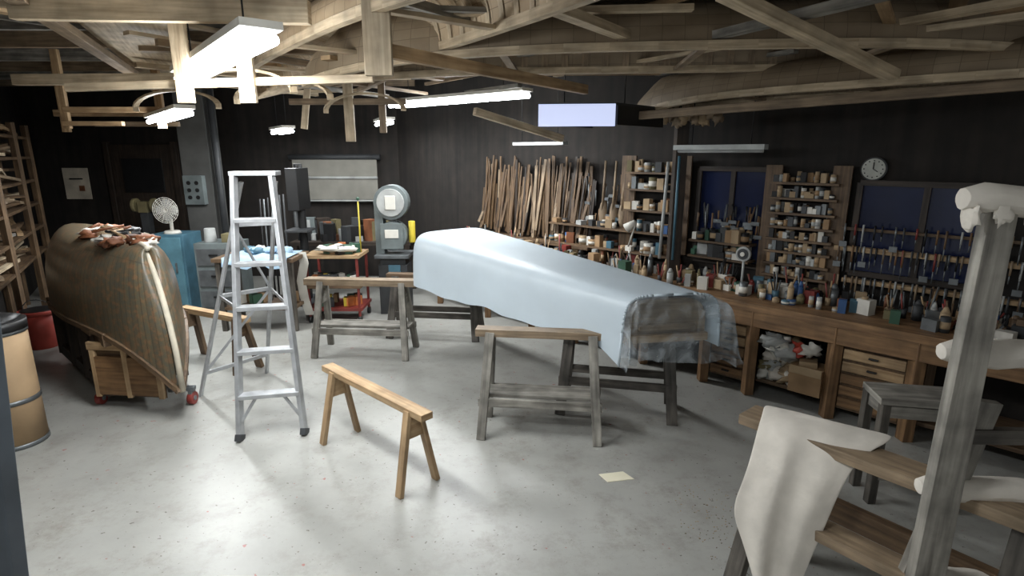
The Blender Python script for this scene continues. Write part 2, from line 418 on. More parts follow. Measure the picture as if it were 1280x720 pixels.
b.cyl(W(1.95,.3,.75),W(1.95,.3,.77),.05,.05,WHT); b.path([W(1.95,.3,.77),W(1.9,.32,1.0),W(1.98,.34,1.22)],.008,WHT); b.cyl(W(1.9,.36,1.18),W(1.98,.34,1.25),.05,.02,WHT); b.done()
b=B('desk_fan')
c=W(3.02,.32,1.07)
b.cyl(W(3.02,.32,.75),W(3.02,.32,.77),.05,.05,LGR);b.cyl(W(3.02,.32,.76),c,.01,.01,LGR)
b.cyl(c,c+Nn*.03,.06,.06,LGR,20); b.cyl(c+Nn*.03,c+Nn*.035,.045,.045,DGR,20); b.cyl(c+Nn*.03,c+Nn*.045,.018,.018,WHT); b.done()
b=B('fluorescent_fixture',YW); b.beam(W(2.35,.35,1.92),W(3.12,.35,1.92),.08,.04,TUBED); b.cyl(W(2.37,.35,1.89),W(3.1,.35,1.89),.014,.014,LGR)
for s_ in (2.5,3.0): b.cyl(W(s_,.35,1.93),W(s_,.35,2.9),.004,.004,BLK,6)
b.done()
b=B('fluorescent_fixture',YW); b.beam(W(.5,.45,1.97),W(1.2,.45,1.97),.08,.03,TUBED)
for s_ in (.6,1.1): b.cyl(W(s_,.45,1.98),W(s_,.45,2.9),.004,.004,BLK,6)
b.done()

# ------------------------------------------------------------------ canoes
def canoe(name,c,head,L,Bm,depth,rise,zk,m,mg,ribs=0,inner=None,stem=None,rec=.16,flatp=.75,nst=40,gw=.035,mr=None,full=2.6):
    b=B(name,math.atan2(head[1],head[0])); head=V((*head,0)).normalized(); side=V((head.y,-head.x,0)); c=V((*c,0)); mr=mr or mg
    def P(t,th,k=1):
        fe=full if t<0 else 2.8
        w_=max(.012,Bm/2*(1-abs(t)**fe)**.85)*k; zs=(depth+rise*abs(t)**4)
        y=w_*(1 if th>0 else -1)*abs(math.sin(th))**flatp; z=zs*(1-max(0,math.cos(th))**flatp)
        z=z*k+zs*(1-k)
        h=z/zs; x=L/2*t*(1-rec*abs(t)**8*(1-h)**2)
        z+= .03*abs(t)**6*(1-h)
        return c+head*x+side*y+V((0,0,zk-z))
    TS=[math.sin(math.pi/2*(-1+2*i/nst)) for i in range(nst+1)]; nt_=18
    TH=[-math.pi/2+math.pi*j/nt_ for j in range(nt_+1)]
    rows=[[P(t,th) for th in TH] for t in TS]
    uvs=[[(t*L/2,th*.35+5) for th in TH] for t in TS]
    b.grid(rows,m,uvs=uvs)
    if inner:
        rows=[[P(t,th,.975) for th in TH] for t in TS]; b.grid(rows,inner,uvs=uvs)
    for sg in (-1,1):
        pts=[P(t,sg*math.pi/2) for t in TS]
        for a,q in zip(pts[:-1],pts[1:]): b.beam(a,q,gw,gw,mg)
    if ribs:
        for i in range(ribs):
            t=-.93+1.86*i/(ribs-1); dt=.022/L*2
            r=[[P(t-dt,th,.955) for th in TH],[P(t+dt,th,.955) for th in TH]]
            b.grid(r,mr,uvs=[[(th*.5,0) for th in TH],[(th*.5,.04) for th in TH]])
        for t in (-.45,0,.4):
            b.beam(P(t,-math.pi/2),P(t,math.pi/2),.05,.02,mr)
    if stem:
        pts=[P(t,0) for t in TS if abs(t)>.45 and abs(t)<.995 and t*stem[1]>0]
        if stem[1]<0: pts=pts[::-1]
        pl=pts+[P(stem[1],th) for th in TH[nt_//2+1:]]
        pp=[pl[0]]
        for p in pl[1:]:
            if (p-pp[-1]).length>.012: pp.append(p)
        b.tubepath(pp,[.02]*len(pp),stem[0],10,ref=tuple(side))
    return b,P
ax=V((-.755,.656,0)).normalized()
tip=V((-2.34,3.68,0)); LC=2.6; cc=tip+ax*LC/2
b,P=canoe('cedar_canvas_canoe',(cc.x,cc.y),(ax.x,ax.y),LC,.74,.62,.4,1.25,HULL,WBR,stem=(paint('stem_band',(190,182,164),.6),-1),rec=.24,flatp=.68,full=2.0)
b.done()
b=B('canoe_cart',math.atan2(ax.y,ax.x))
b.prism([(-3.12,3.92),(-2.56,3.86),(-2.82,4.2),(-3.35,4.3)],.1,.5,WBR)
b.beam((-3.08,3.895,.27),(-2.6,3.85,.27),.02,.3,WOR)
for x,y in ((-3.09,3.9),(-2.84,3.875),(-2.59,3.85)): b.beam((x,y,.1),(x,y,.5),.04,.03,WPINE)
b.beam((-3.12,3.9,.5),(-2.56,3.84,.5),.03,.06,WPINE)
def ap(s,o,z): return tip+ax*s+V((ax.y,-ax.x,0))*o+V((0,0,z))
for o in (-.25,.25):
    b.beam(ap(.55,o,.56),ap(2.2,o,.56),.07,.1,WBR); b.beam(ap(.7,o,.13),ap(2.2,o,.13),.07,.1,WDK)
    for s_ in (.8,1.2,1.6,2.1): b.beam(ap(s_,o,.1),ap(s_,o,.58),.08,.08,WDK)
for s_ in (.8,1.5,2.1): b.beam(ap(s_,-.32,.59),ap(s_,.32,.59),.09,.06,WBR)
b.beam(ap(.9,0,.2),ap(2.1,0,.2),.46,.05,WDK); b.beam(ap(1.0,-.24,.38),ap(2.1,-.24,.38),.03,.36,WDK)
for x,y in ((-3.15,3.98),(-2.45,3.98),(-3.3,4.35),(-3.98,4.85),(-3.7,5.1)):
    b.cyl((x-.02,y,.05),(x+.02,y,.05),.05,.05,RED,16); b.cyl((x-.025,y,.05),(x+.025,y,.05),.02,.02,STEEL,10)
    b.beam((x,y,.05),(x,y,.14),.03,.06,STEEL)
b.beam((-2.6,3.95,.13),(-2.42,3.98,.13),.05,.03,STEEL)
b.done(.004)
b=B('leather_and_rag_pile')
for i in range(24):
    s_=random.uniform(.35,1.35); o=random.uniform(-.14,.12)
    b.sph(ap(s_,o,1.255-abs(o)*.2+random.random()*.03),(random.uniform(.05,.12),random.uniform(.05,.1),.03),[LEA,CANV,LEA,WHT,OLV,TAN,BLK][i%7],14,8,.9,i)
for i in range(9):
    a=ap(random.uniform(.4,1.3),random.uniform(-.15,.1),1.29); b.cyl(a,a+V((random.uniform(-.2,.2),random.uniform(-.15,.15),.03)),.012,.01,[BLK,WPINE,LEA][i%3],8)
b.done()

# overhead stored canoes
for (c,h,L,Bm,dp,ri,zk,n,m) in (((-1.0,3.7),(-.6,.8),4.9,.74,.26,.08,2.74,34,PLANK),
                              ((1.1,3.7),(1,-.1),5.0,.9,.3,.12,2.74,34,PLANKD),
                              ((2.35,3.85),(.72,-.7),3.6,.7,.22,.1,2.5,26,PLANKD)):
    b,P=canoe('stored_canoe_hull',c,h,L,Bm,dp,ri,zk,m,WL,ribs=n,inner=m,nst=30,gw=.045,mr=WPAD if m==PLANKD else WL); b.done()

# ------------------------------------------------------------------ covered canoe
def cover():
    C0=V((-.66,5.42,0)); C1=V((1.01,3.40,0)); H0=V((.34,.27,0)); H1=V((.31,.05,0))
    b=B('silver_covered_canoe',math.atan2((C1-C0).y,(C1-C0).x))
    n=50; m=40; rows=[]
    for i in range(n+1):
        t=i/n; e=1.0; zt=1.18+(1.01-1.18)*t; zb=.68-.01*t
        if t<.08:
            q=1-t/.08; e=math.sqrt(max(0,1-q**2.8)); zt=zt-.07*q**3
            e=max(e,.12)
        cc=C0+(C1-C0)*t; hh=H0+(H1-H0)*t**1.5
        row=[]
        for j in range(m+1):
            u=-1+2*j/m
            th=u*math.pi/2; y=math.copysign(abs(math.sin(th))**.34,th); z=max(0,math.cos(th))**.34
            zz=zb+(zt-zb)*z
            fl=1.0+.05*(1-z)
            p=cc+hh*(y*e*fl)
            wob=.006*math.sin(t*30+u*3)*(1-z)**1.2
            p=p+hh.normalized()*wob*(1 if u>0 else -1)
            hang=(1-z)**5*(.012*math.sin(t*17)+.006*math.sin(t*41+1))
            if t>.85 and u<0: hang+=(1-z)**2*(-.1)*((t-.85)/.15)**2
            p.z=zz+hang
            row.append(p)
        rows.append(row)
    b.grid(rows,SILV)
    b.face([b.bm.verts.new(p) for p in rows[0]],[(0,0)]*len(rows[0]),SILV)
    b.path([p for p in rows[-1]],.009,SILV)
    last=rows[-1]; R=[last]
    for k in range(1,7):
        q=k/6; rr=[]
        for j,p in enumerate(last):
            u=-1+2*j/m
            out=V((.03,-.06,0))*math.sin(q*math.pi/2)
            np_=p+out; np_.x+=.06*q*max(0,u); np_.z=p.z-.012*q*q
            rr.append(np_)
        R.append(rr)
    b.grid(R,FILM)
    e=R[-1]; rows2=[]
    for k in range(11):
        q=k/10; rr=[]
        for j in range(m+1):
            u=-1+2*j/m; p=e[j].copy(); zt=p.z; zb=.60+.02*math.sin(j*.5)-.06*max(0,u)
            p.z=zt+(zb-zt)*q if zt>zb else zt
            p.y+=.006*math.sin(j*.9+q*4)-.02*q; p.x+=.012*math.sin(j*.8)*q+.05*q*max(0,u)
            rr.append(p)
        rows2.append(rr)
    b.grid(rows2,FILM)
    rows3=[]
    for t in (.72,.98):
        cc=C0+(C1-C0)*t; hh=(H0+(H1-H0)*t)*.9
        rows3.append([cc+hh*math.copysign(abs(math.sin(-math.pi/2+math.pi*j/16))**.5,-1+j/8)+V((0,0,.72+.26*max(0,math.cos(-math.pi/2+math.pi*j/16))**.5)) for j in range(17)])
    b.grid(rows3,WBR)
    b.face([b.bm.verts.new(p) for p in rows3[1]],[(p.x*1,p.z) for p in rows3[1]],WPAD)
    cc=C0+(C1-C0)*.985
    b.beam(cc-H1*.9+V((0,0,.72)),cc+H1*.9+V((0,0,.72)),.04,.05,WPINE)
    b.beam(cc-H1*.6+V((0,-.03,.8)),cc+H1*.6+V((0,-.03,.8)),.03,.03,WPAD)
    return b.done()
cover()

# ------------------------------------------------------------------ sawhorses
def sawhorse(name,p1,p2,h,bw,bh,mb,ml,feet=None,inset=.08,spread=.2,stretch=None,lw=.075,lt=.035,mid=False,splay=.05):
    p1=V((*p1,h-bh/2)); p2=V((*p2,h-bh/2)); d=(p2-p1).normalized(); s_=V((d.y,-d.x,0)); b=B(name,math.atan2(d.y,d.x))
    L=(p2-p1).length
    b.beam(p1,p2,bw,bh,mb)
    legs=[]
    for e,(base,sg) in enumerate(((p1+d*inset,-1),(p2-d*inset,1))):
        for o in (-1,1):
            top=base+s_*o*bw*.42+V((0,0,bh*.1)); 
            ft=base+s_*o*spread+d*sg*splay; ft.z=0
            b.beam(ft,top,lw,lt,ml,up=tuple(d.cross(V((0,0,1)))))
            legs.append((top,ft))
        a=legs[-2];c=legs[-1]; k=.22
        b.beam(a[0].lerp(a[1],k),c[0].lerp(c[1],k),.02,.12,ml)
    if stretch is not None:
        for o in (0,1):
            k=1-stretch/h
            b.beam(legs[o][0].lerp(legs[o][1],k)-d*.04,legs[2+o][0].lerp(legs[2+o][1],k)+d*.04,.025,.06,ml)
        if mid:
            a=(legs[0][0].lerp(legs[0][1],k)+legs[1][0].lerp(legs[1][1],k))/2; c=(legs[2][0].lerp(legs[2][1],k)+legs[3][0].lerp(legs[3][1],k))/2
            b.beam(a-d*.03+V((0,0,.03)),c+d*.03+V((0,0,.03)),.16,.025,WGR)
    return b.done(.003)
sawhorse('sawhorse',(-.24,3.6),(.63,3.5),.735,.1,.05,WPAD,WGR,spread=.17,inset=.1,stretch=.26,mid=True,lw=.06)
sawhorse('sawhorse',(.36,3.98),(1.2,3.8),.66,.1,.06,WBR,WGD,spread=.18,inset=.08,stretch=.26)
sawhorse('sawhorse',(-1.95,5.17),(-.86,5.08),.73,.12,.06,WPAD,WGR,spread=.2,inset=.16,stretch=.26,mid=True,lw=.06)
sawhorse('sawhorse',(-1.3,5.72),(-.3,5.6),.66,.1,.06,WBR,WGD,spread=.18,inset=.1,stretch=.26)
sawhorse('sawhorse',(-1.24,3.53),(-.46,2.79),.5,.08,.04,WPINE,WPINE,spread=.13,inset=.13,lw=.05,lt=.028,splay=.02)
sawhorse('sawhorse',(-3.05,5.0),(-2.28,4.62),.5,.08,.05,WPINE,WBR,spread=.12,inset=.1)

# ------------------------------------------------------------------ stepladder
b=B('stepladder')
fl=[V((-1.82,3.41,0)),V((-1.42,3.5,0))]; tp=[V((-1.87,3.83,1.72)),V((-1.63,3.87,1.72))]
rf=[V((-2.47,4.12,0)),V((-2.15,4.6,0))]; rt=[V((-1.87,3.93,1.68)),V((-1.65,3.97,1.68))]
for i in (0,1):
    b.beam(fl[i],tp[i],.028,.065,ALU,up=(0,1,0)); b.beam(rf[i],rt[i],.022,.035,ALU,up=(0,1,0))
    b.beam(fl[i]-V((0,.01,0)),fl[i]+V((0,.01,.04)),.04,.075,DGR,up=(0,1,0))
for k in range(1,6):
    t=k/6; a=fl[0].lerp(tp[0],t); c=fl[1].lerp(tp[1],t); b.beam(a,c,.085,.028,ALU)
    if k in (1,):
        b.beam(a.lerp(c,.3),fl[0].lerp(tp[0],.06),.012,.02,ALU); b.beam(a.lerp(c,.7),fl[1].lerp(tp[1],.06),.012,.02,ALU)
b.beam(tp[0]+V((-.03,.04,.02)),tp[1]+V((.03,.04,.02)),.14,.03,ALU)
for t in (.12,.5,.82): b.beam(rf[0].lerp(rt[0],t),rf[1].lerp(rt[1],t),.02,.03,ALU)
b.beam(rf[0].lerp(rt[0],.12),rf[1].lerp(rt[1],.5),.012,.02,ALU); b.beam(rf[1].lerp(rt[1],.5),rf[0].lerp(rt[0],.82),.012,.02,ALU)
for i in (0,1): b.beam(fl[i].lerp(tp[i],.5),rf[i].lerp(rt[i],.5),.01,.025,ALU)
b.done(.003)

# ------------------------------------------------------------------ foreground rack
b=B('canoe_rack')
b.beam((1.385,1.6,0),(1.385,1.6,1.72),.115,.04,WGR,up=(0,1,0),w2=.08)
b.beam((2.6,1.55,0),(2.55,1.55,1.72),.11,.05,WGR,up=(0,1,0))
b.beam((1.52,1.66,1.1),(1.36,1.7,.1),.09,.03,WGR,up=(0,1,0))
b.beam((1.4,1.66,.98),(2.55,1.62,.98),.03,.05,WGD)
def arm(z,x0,r,dz=0):
    pts=[];rs=[]
    for i in range(26):
        q=i/25; pts.append((x0+(2.7-x0)*q,1.68-.1*q,z+dz*q+.004*math.sin(i*1.7))); rs.append(r*(.55 if i==0 else .92 if i==1 else 1)*(1+.04*math.sin(i*2.3)))
    b.tubepath(pts,rs,CANV,18,.12)
arm(1.26,1.36,.046,-.02); arm(.78,1.37,.045,-.03); arm(.42,1.46,.04,-.02)
pts=[];rs=[]
for i in range(24):
    q=i/23; pts.append((1.275+1.3*q,1.6-.05*q,1.745-.045*q+.004*math.sin(i*1.3))); rs.append((.03 if i==0 else .042)*(1+.05*math.sin(i*1.9)))
b.tubepath(pts,rs,CANV,18,.15)
b.sph((1.295,1.585,1.695),(.014,.035,.04),CANV,10,8,.6,3); b.sph((1.45,1.56,1.69),(.016,.02,.035),CANV,10,8,.6,5); b.sph((1.37,1.565,1.705),(.03,.012,.03),CANV,10,8,.6,8)
b.done(.002)
b=B('plank_trestle')
b.beam((1.05,2.3,.74),(1.75,1.45,.74),.15,.045,WPAD); b.beam((1.08,2.12,.42),(1.6,1.45,.42),.11,.045,WPAD); b.beam((1.25,2.2,.42),(1.75,1.55,.42),.05,.09,WBR)
for p,q in (((1.15,2.2),(.98,2.12)),((1.15,2.2),(1.32,2.32)),((1.65,1.55),(1.5,1.45)),((1.65,1.55),(1.8,1.68))):
    b.beam((*q,0),(*p,.74),.08,.04,WGD)
b.done(.003)
b=B('draped_canvas_cloth')
key=[[(1.12,2.30,.785),(1.22,2.22,.79),(1.34,2.12,.79),(1.52,2.02,.78)],
     [(1.07,2.20,.785),(1.17,2.13,.79),(1.29,2.06,.79),(1.44,1.95,.78)],
     [(1.03,2.14,.76),(1.12,2.06,.775),(1.22,2.0,.775),(1.33,1.92,.755)],
     [(.985,2.08,.64),(1.08,2.0,.66),(1.17,1.96,.66),(1.26,1.90,.63)],
     [(.94,2.04,.54),(1.03,1.97,.5),(1.12,1.94,.5),(1.22,1.89,.48)],
     [(.89,2.0,.46),(1.0,1.93,.35),(1.08,1.93,.35),(1.18,1.89,.33)],
     [(.93,1.97,.36),(1.0,1.9,.2),(1.06,1.9,.2),(1.13,1.87,.18)],
     [(.96,1.96,.28),(1.0,1.9,.08),(1.05,1.9,.08),(1.10,1.87,.06)]]
rows=[]
for ri,r in enumerate(key):
    r=[V(p) for p in r]; row=[]
    for i in range(3):
        for k in range(4):
            row.append(r[i].lerp(r[i+1],k/4))
    row.append(r[3]); am=min(1,ri/4)
    rows.append([p+V((.005*am*math.sin(j*1.1),.011*am*math.sin(j*1.1+1),0)) for j,p in enumerate(row)])
b.grid(rows,CANV); b.done(solid=.006,subd=2)
b=B('grey_side_table',-.2)
b.beam((1.95,2.82,.61),(2.4,2.73,.61),.24,.035,WGR)
for x,y in ((1.99,2.9),(1.97,2.73),(2.37,2.81),(2.35,2.64)): b.beam((x,y,0),(x,y,.6),.045,.045,WGD)
b.beam((1.98,2.81,.16),(2.37,2.73,.16),.2,.025,WGR); b.beam((1.98,2.72,.55),(2.35,2.64,.55),.02,.07,WGR); b.beam((1.99,2.9,.55),(1.98,2.72,.55),.02,.07,WGR)
b.done(.003)
b=B('paper_sheet'); b.prism([(.52,3.0),(.67,3.03),(.72,2.95),(.56,2.92)],.0,.004,paint('paper',(228,222,198),.8,var=.05)); b.done()
b=B('sawdust_debris')
for i in range(200):
    a=random.random()*6.28; r=random.random()**.6
    x=1.12+.25*r*math.cos(a); y=2.55+.38*r*math.sin(a); b.box((x,y,.001),(.006*random.random()+.002,.004,.002),random.choice([OLV,WBR,TAN,TAN]),a)
b.done()

# ------------------------------------------------------------------ left foreground
b=B('grey_door_edge')
DB=paint('door_blue_grey',(84,92,100),.6)
b.beam((-1.165,1.0,0),(-.985,1.0,1.7),.06,.04,DB,up=(0,1,0)); b.beam((-1.62,.98,.9),(-1.22,.98,.9),.04,1.55,paint('door_panel',(68,76,86),.6)); b.done(.004)
b=B('fibre_drum'); c=V((-3.3,3.4,0))
b.cyl(c,c+V((0,0,.78)),.165,.165,KRAFT,28); 
for z in (0.0,.3,.76): b.cyl(c+V((0,0,z)),c+V((0,0,z+.03)),.17,.17,STEEL,28)
b.cyl(c+V((0,0,.78)),c+V((0,0,.84)),.172,.172,BLK,28); b.sph(c+V((0,0,.84)),(.14,.14,.04),BLK,16,8,.3); b.done()
b=B('red_bucket'); c=V((-4.66,5.3,0.0))
b.cyl(c,c+V((0,0,.36)),.12,.15,REDP,24); b.cyl(c+V((0,0,.34)),c+V((0,0,.38)),.16,.16,REDP,24); b.cyl(c+V((0,0,.375)),c+V((0,0,.385)),.14,.14,BLK,24)
b.path([c+V((.15*math.cos(k*math.pi/8),0,.38+.1*math.sin(k*math.pi/8))) for k in range(9)],.005,STEEL,6); b.done()
b=B('white_tub'); c=V((-4.3,4.55,0.0))
b.cyl(c,c+V((0,0,.2)),.1,.12,WHT,20); b.cyl(c+V((0,0,.19)),c+V((0,0,.215)),.13,.13,LGR,20); b.done()
ld=V((-4.8,7.7,0)).normalized(); ln=V((ld.y,-ld.x,0)); YL=math.atan2(ld.y,ld.x)
def LW(s,d,z): return V((-2.5,.9,0))+ld*s+ln*d+V((0,0,z))
b=B('lumber_shelf',YL)
for z in (.72,1.0,1.28,1.55,1.82,2.05):
    b.beam(LW(2.6,.2,z),LW(7.0,.2,z),.34,.03,WBR)
    for i in range(30):
        s_=random.uniform(2.7,5.8); b.beam(LW(s_,random.uniform(.1,.36),z+.03+random.random()*.14),LW(s_+random.uniform(.3,1.2),random.uniform(.1,.36),z+.03+random.random()*.12),.05,.03,random.choice([WPINE,WBR,WL,WPAD,WGR,WBR]))
for s_ in (2.6,3.8,5.0,6.2,7.0): b.beam(LW(s_,.36,0),LW(s_,.36,2.2),.06,.05,WBR); b.beam(LW(s_,.05,0),LW(s_,.05,2.2),.06,.05,WBR)
b.done()

# ------------------------------------------------------------------ back area
b=B('bandsaw'); x,y=-1.4,6.6
b.box((x,y,.3),(.34,.3,.6),DGR); b.box((x,y,.7),(.4,.4,.04),STEEL); b.box((x-.15,y,1.0),(.1,.16,.6),MGR); b.box((x,y,.65),(.3,.26,.1),DGR)
b.cyl((x,y+.08,1.32),(x,y-.1,1.32),.2,.2,MGR,28); b.cyl((x,y-.1,1.32),(x,y-.12,1.32),.16,.16,LGR,24); b.box((x,y-.125,1.32),(.12,.01,.16),WHT)
b.cyl((x,y+.08,.93),(x,y-.1,.93),.17,.17,MGR,28); b.box((x,y-.11,.93),(.26,.02,.3),MGR); b.box((x,y-.125,.96),(.16,.01,.1),WHT); b.box((x+.03,y-.02,1.1),(.04,.04,.2),STEEL); b.box((x+.02,y-.15,.5),(.14,.02,.2),TEAL)
b.cyl((x+.22,y-.02,.85),(x+.22,y-.02,1.1),.04,.04,YEL,12)
b.done(.01)
b=B('drill_press'); x,y=-2.62,7.0
b.cyl((x,y,0),(x,y,1.75),.05,.05,BLK); b.box((x,y-.05,1.45),(.14,.4,.5),BLK); b.cyl((x,y-.2,1.3),(x,y-.2,1.0),.03,.02,STEEL); b.box((x,y-.1,.95),(.28,.3,.03),DGR); b.box((x,y,.03),(.35,.45,.06),DGR); b.done(.006)
b=B('electrical_column'); x,y=-4.0,7.4
b.box((x,y,1.4),(.36,.3,2.8),paint('column_grey',(82,82,80),.8,scale=3)); b.box((x-.02,y-.19,1.42),(.24,.1,.36),MGR); 
for i in range(3):
    for j in range(2): b.cyl((x-.07+.1*j,y-.24,1.33+.09*i),(x-.07+.1*j,y-.25,1.33+.09*i),.025,.025,BLK,12)
b.cyl((x+.25,y-.1,0),(x+.25,y-.1,2.8),.04,.04,DGR); b.done()
b=B('blue_cabinet'); b.box((-4.08,6.75,.47),(.4,.4,.94),TEAL); b.box((-4.08,6.54,.5),(.35,.02,.82),paint('teal2',(84,124,138),.5)); b.box((-3.98,6.52,.55),(.02,.02,.12),STEEL); b.done(.006)
b=B('table_fan'); c=V((-4.08,6.65,1.22))
b.cyl((-4.08,6.7,.94),(-4.08,6.7,.97),.1,.08,WHT,20); b.cyl((-4.08,6.7,.96),(-4.08,6.7,1.2),.02,.02,WHT); b.cyl(c+V((0,.1,0)),c,.05,.06,WHT,16)
for r in (.15,.13,.11,.09,.07,.05,.03):
    b.path([c+V((r*math.cos(k*math.pi/10),-.03,r*math.sin(k*math.pi/10))) for k in range(21)],.004,WHT,5)
for k in range(16):
    a=k*math.pi/8; b.cyl(c+V((0,-.03,0)),c+V((.15*math.cos(a),-.02,.15*math.sin(a))),.003,.003,WHT,5)
for k in range(4):
    a=k*math.pi/2; b.sph(c+V((.07*math.cos(a),0,.07*math.sin(a))),(.06,.01,.06),LGR,12,6)
b.done()
b=B('grey_cabinet'); b.box((-3.45,6.6,.43),(.46,.4,.86),MGR); 
for z in (.2,.45,.7): b.box((-3.45,6.39,z),(.4,.02,.2),STEEL); b.box((-3.45,6.37,z+.03),(.1,.02,.02),BLK)
b.cyl((-3.55,6.55,.86),(-3.55,6.55,1.02),.07,.06,LGR); b.box((-3.32,6.55,.91),(.14,.14,.1),OLV); b.done(.005)
b=B('bench_grinder'); b.box((-4.75,7.3,1.2),(.12,.14,.14),OLV)
for o in (-.12,.12): b.cyl((-4.75+o-.02,7.3,1.22),(-4.75+o+.02,7.3,1.22),.09,.09,OLV,18)
b.beam((-4.75,7.3,0),(-4.75,7.3,1.14),.1,.1,DGR); b.box((-4.75,7.3,.02),(.35,.35,.04),DGR); b.done(.004)
b=B('roller_screen'); b.box((-2.63,8.5,1.5),(1.25,.02,.6),paint('screen_cloth',(128,126,118),.9,var=.1)); b.cyl((-3.25,8.48,1.52),(-2.0,8.48,1.52),.02,.02,LGR); b.cyl((-3.25,8.5,1.18),(-2.0,8.5,1.18),.015,.015,LGR); b.cyl((-3.3,8.5,1.82),(-1.95,8.5,1.82),.04,.04,DGR); b.done()
b=B('paper_notice'); b.box((-6.55,8.57,1.43),(.38,.012,.46),paint('paper2',(200,190,172),.8)); b.box((-6.55,8.56,1.5),(.2,.006,.02),BLK); b.box((-6.48,8.56,1.36),(.08,.006,.08),LEA); b.done()
b=B('door_1'); b.box((-5.5,8.55,1.0),(.9,.05,2.0),WDK); b.box((-5.5,8.52,1.55),(.6,.02,.5),BLK); b.box((-5.5,8.52,.5),(.6,.02,.6),WDK); b.sph((-5.15,8.49,1.0),.03,STEEL); 
for x in (-6.0,-5.0): b.box((x,8.54,1.02),(.08,.08,2.04),WDK)
b.done(.004)
b=B('cloth_covered_table'); 
b.box((-2.72,6.0,.78),(.85,.5,.04),WBR)
for x in (-3.1,-2.34):
    for y in (5.8,6.2): b.box((x,y,.38),(.05,.05,.76),WGD)
b.box((-2.72,6.0,.25),(.78,.44,.03),WBR)
r=[]
for i in range(9):
    u=i/8; r.append([V((-3.02+.68*u,6.2,.815)),V((-3.02+.68*u,5.95,.82+.02*math.sin(i*2))),V((-3.02+.68*u,5.73,.815)),V((-3.02+.68*u,5.71+.02*math.sin(i*3),.72+.03*math.sin(i*1.7)))])
b.grid(r,CLOTHB)
for i in range(8): b.sph((-3.0+random.random()*.6,5.95+random.random()*.15,.85),(.07,.06,.035),random.choice([CLOTHB,WHT,TEAL]),12,8,.6,i)
for i in range(10): b.box((-3.0+random.random()*.6,5.95+random.random()*.15,.32),(.1,.08,.1),random.choice([CARD,DGR,WHT,GRN]),i)
b.done()
b=B('tool_cart')
for z,m in ((.76,WPINE),(.42,WBR),(.16,RED)): b.box((-2.0,6.3,z),(.62,.45,.035),m)
for x in (-2.28,-1.72):
    for y in (6.1,6.5): b.box((x,y,.42),(.025,.025,.72),RED); b.cyl((x-.015,y,.04),(x+.015,y,.04),.04,.04,BLK,14)
for i in range(36):
    z=random.choice([.78,.44,.18]); b.box((-2.0+random.uniform(-.25,.25),6.25+random.uniform(-.12,.12),z+.05),(random.uniform(.04,.12),.08,.1),random.choice([YEL,WHT,WHT,GRN,BLK,CARD,ORG,DGR,DGR]),random.random())
b.grid([[V((-2.36+.03*math.sin(k*2)+.1*u,6.06-.02*math.sin(k),z)) for u in (0,.33,.66,1)] for k,z in enumerate((.82,.7,.5,.3,.1))],WHT)
b.sph((-1.95,6.2,.84),(.22,.14,.04),WHT,14,8,.5,4)
b.cyl((-1.72,6.3,.78),(-1.72,6.3,1.35),.01,.008,YEL,6); b.sph((-1.72,6.3,1.38),.02,GRN); b.done()
b=B('machine_bench')
b.box((-2.15,7.6,.7),(1.6,.45,.05),WDK)
for x in (-2.9,-1.4): 
    for y in (7.42,7.78): b.box((x,y,.34),(.07,.07,.68),WDK)
for i in range(44):
    h=random.uniform(.05,.3); b.box((random.uniform(-2.85,-1.45),7.45+random.random()*.3,.725+h/2),(random.uniform(.05,.2),.12,h),random.choice([DGR,BLK,MGR,DGR,OLV,BLK,LEA,STEEL,WDK,LGR]),random.random())
b.done()
b=B('pipe_clamp_stand')
for i in range(7): b.cyl((-3.15+i*.05,7.0,.05),(-3.17+i*.05,7.1,1.3+.1*random.random()),.012,.012,random.choice([STEEL,BLK,DGR]),8)
b.box((-3.02,7.02,.03),(.42,.3,.06),WDK); b.done()

# ------------------------------------------------------------------ overhead timber
def tim(name,*parts):
    b=B(name)
    for p in parts: b.beam(*p)
    return b.done(.003)
UY=(0,1,0)
tim('hanging_canoe_rack',((-.58,2.6,2.2),(-.58,2.6,2.75),.12,.035,WL,UY),((-.56,2.63,2.31),(.5,4.0,2.29),.04,.06,WPINE),((-.9,2.3,2.7),(.9,4.6,2.7),.05,.09,WL))
tim('hanging_canoe_rack',((-1.34,3.0,2.12),(-1.34,3.0,2.7),.08,.03,WL,UY),((-1.66,3.0,2.12),(-1.66,3.0,2.7),.08,.03,WL,UY),((-2.3,3.05,2.2),(-.7,3.0,2.24),.03,.04,WL))
tim('hanging_canoe_rack',((-2.3,2.8,2.52),(-.93,2.8,2.5),.05,.1,WL),((-3.4,4.05,2.36),(-2.0,4.0,2.36),.05,.07,WL),((-2.2,2.7,2.55),(-3.9,6.5,2.55),.08,.05,WPAD))
tim('hanging_canoe_rack',((-4.2,5.5,2.27),(-3.3,5.5,2.27),.05,.05,WPINE),((-4.15,5.4,2.14),(-3.6,5.4,2.14),.05,.04,WPINE),((-4.2,5.5,2.1),(-4.2,5.5,2.8),.07,.04,WPINE,UY),((-3.3,5.5,2.1),(-3.3,5.5,2.8),.07,.04,WPINE,UY),
    ((-5.0,6.4,2.3),(-3.9,6.4,2.3),.05,.07,WPINE),((-4.9,6.4,2.1),(-4.9,6.4,2.8),.08,.04,WPINE,UY),((-4.5,6.3,2.18),(-3.6,6.3,2.18),.05,.05,WPAD))
tim('hanging_canoe_rack',((-1.39,5.0,1.97),(-1.39,5.0,2.8),.08,.035,WL,UY),((-1.15,5.2,2.05),(-1.15,5.2,2.8),.06,.035,WPAD,UY),((-2.0,5.6,2.1),(-1.9,5.6,2.7),.06,.03,WL,UY),((-1.9,5.02,2.3),(-.9,5.0,2.3),.035,.05,WPAD))
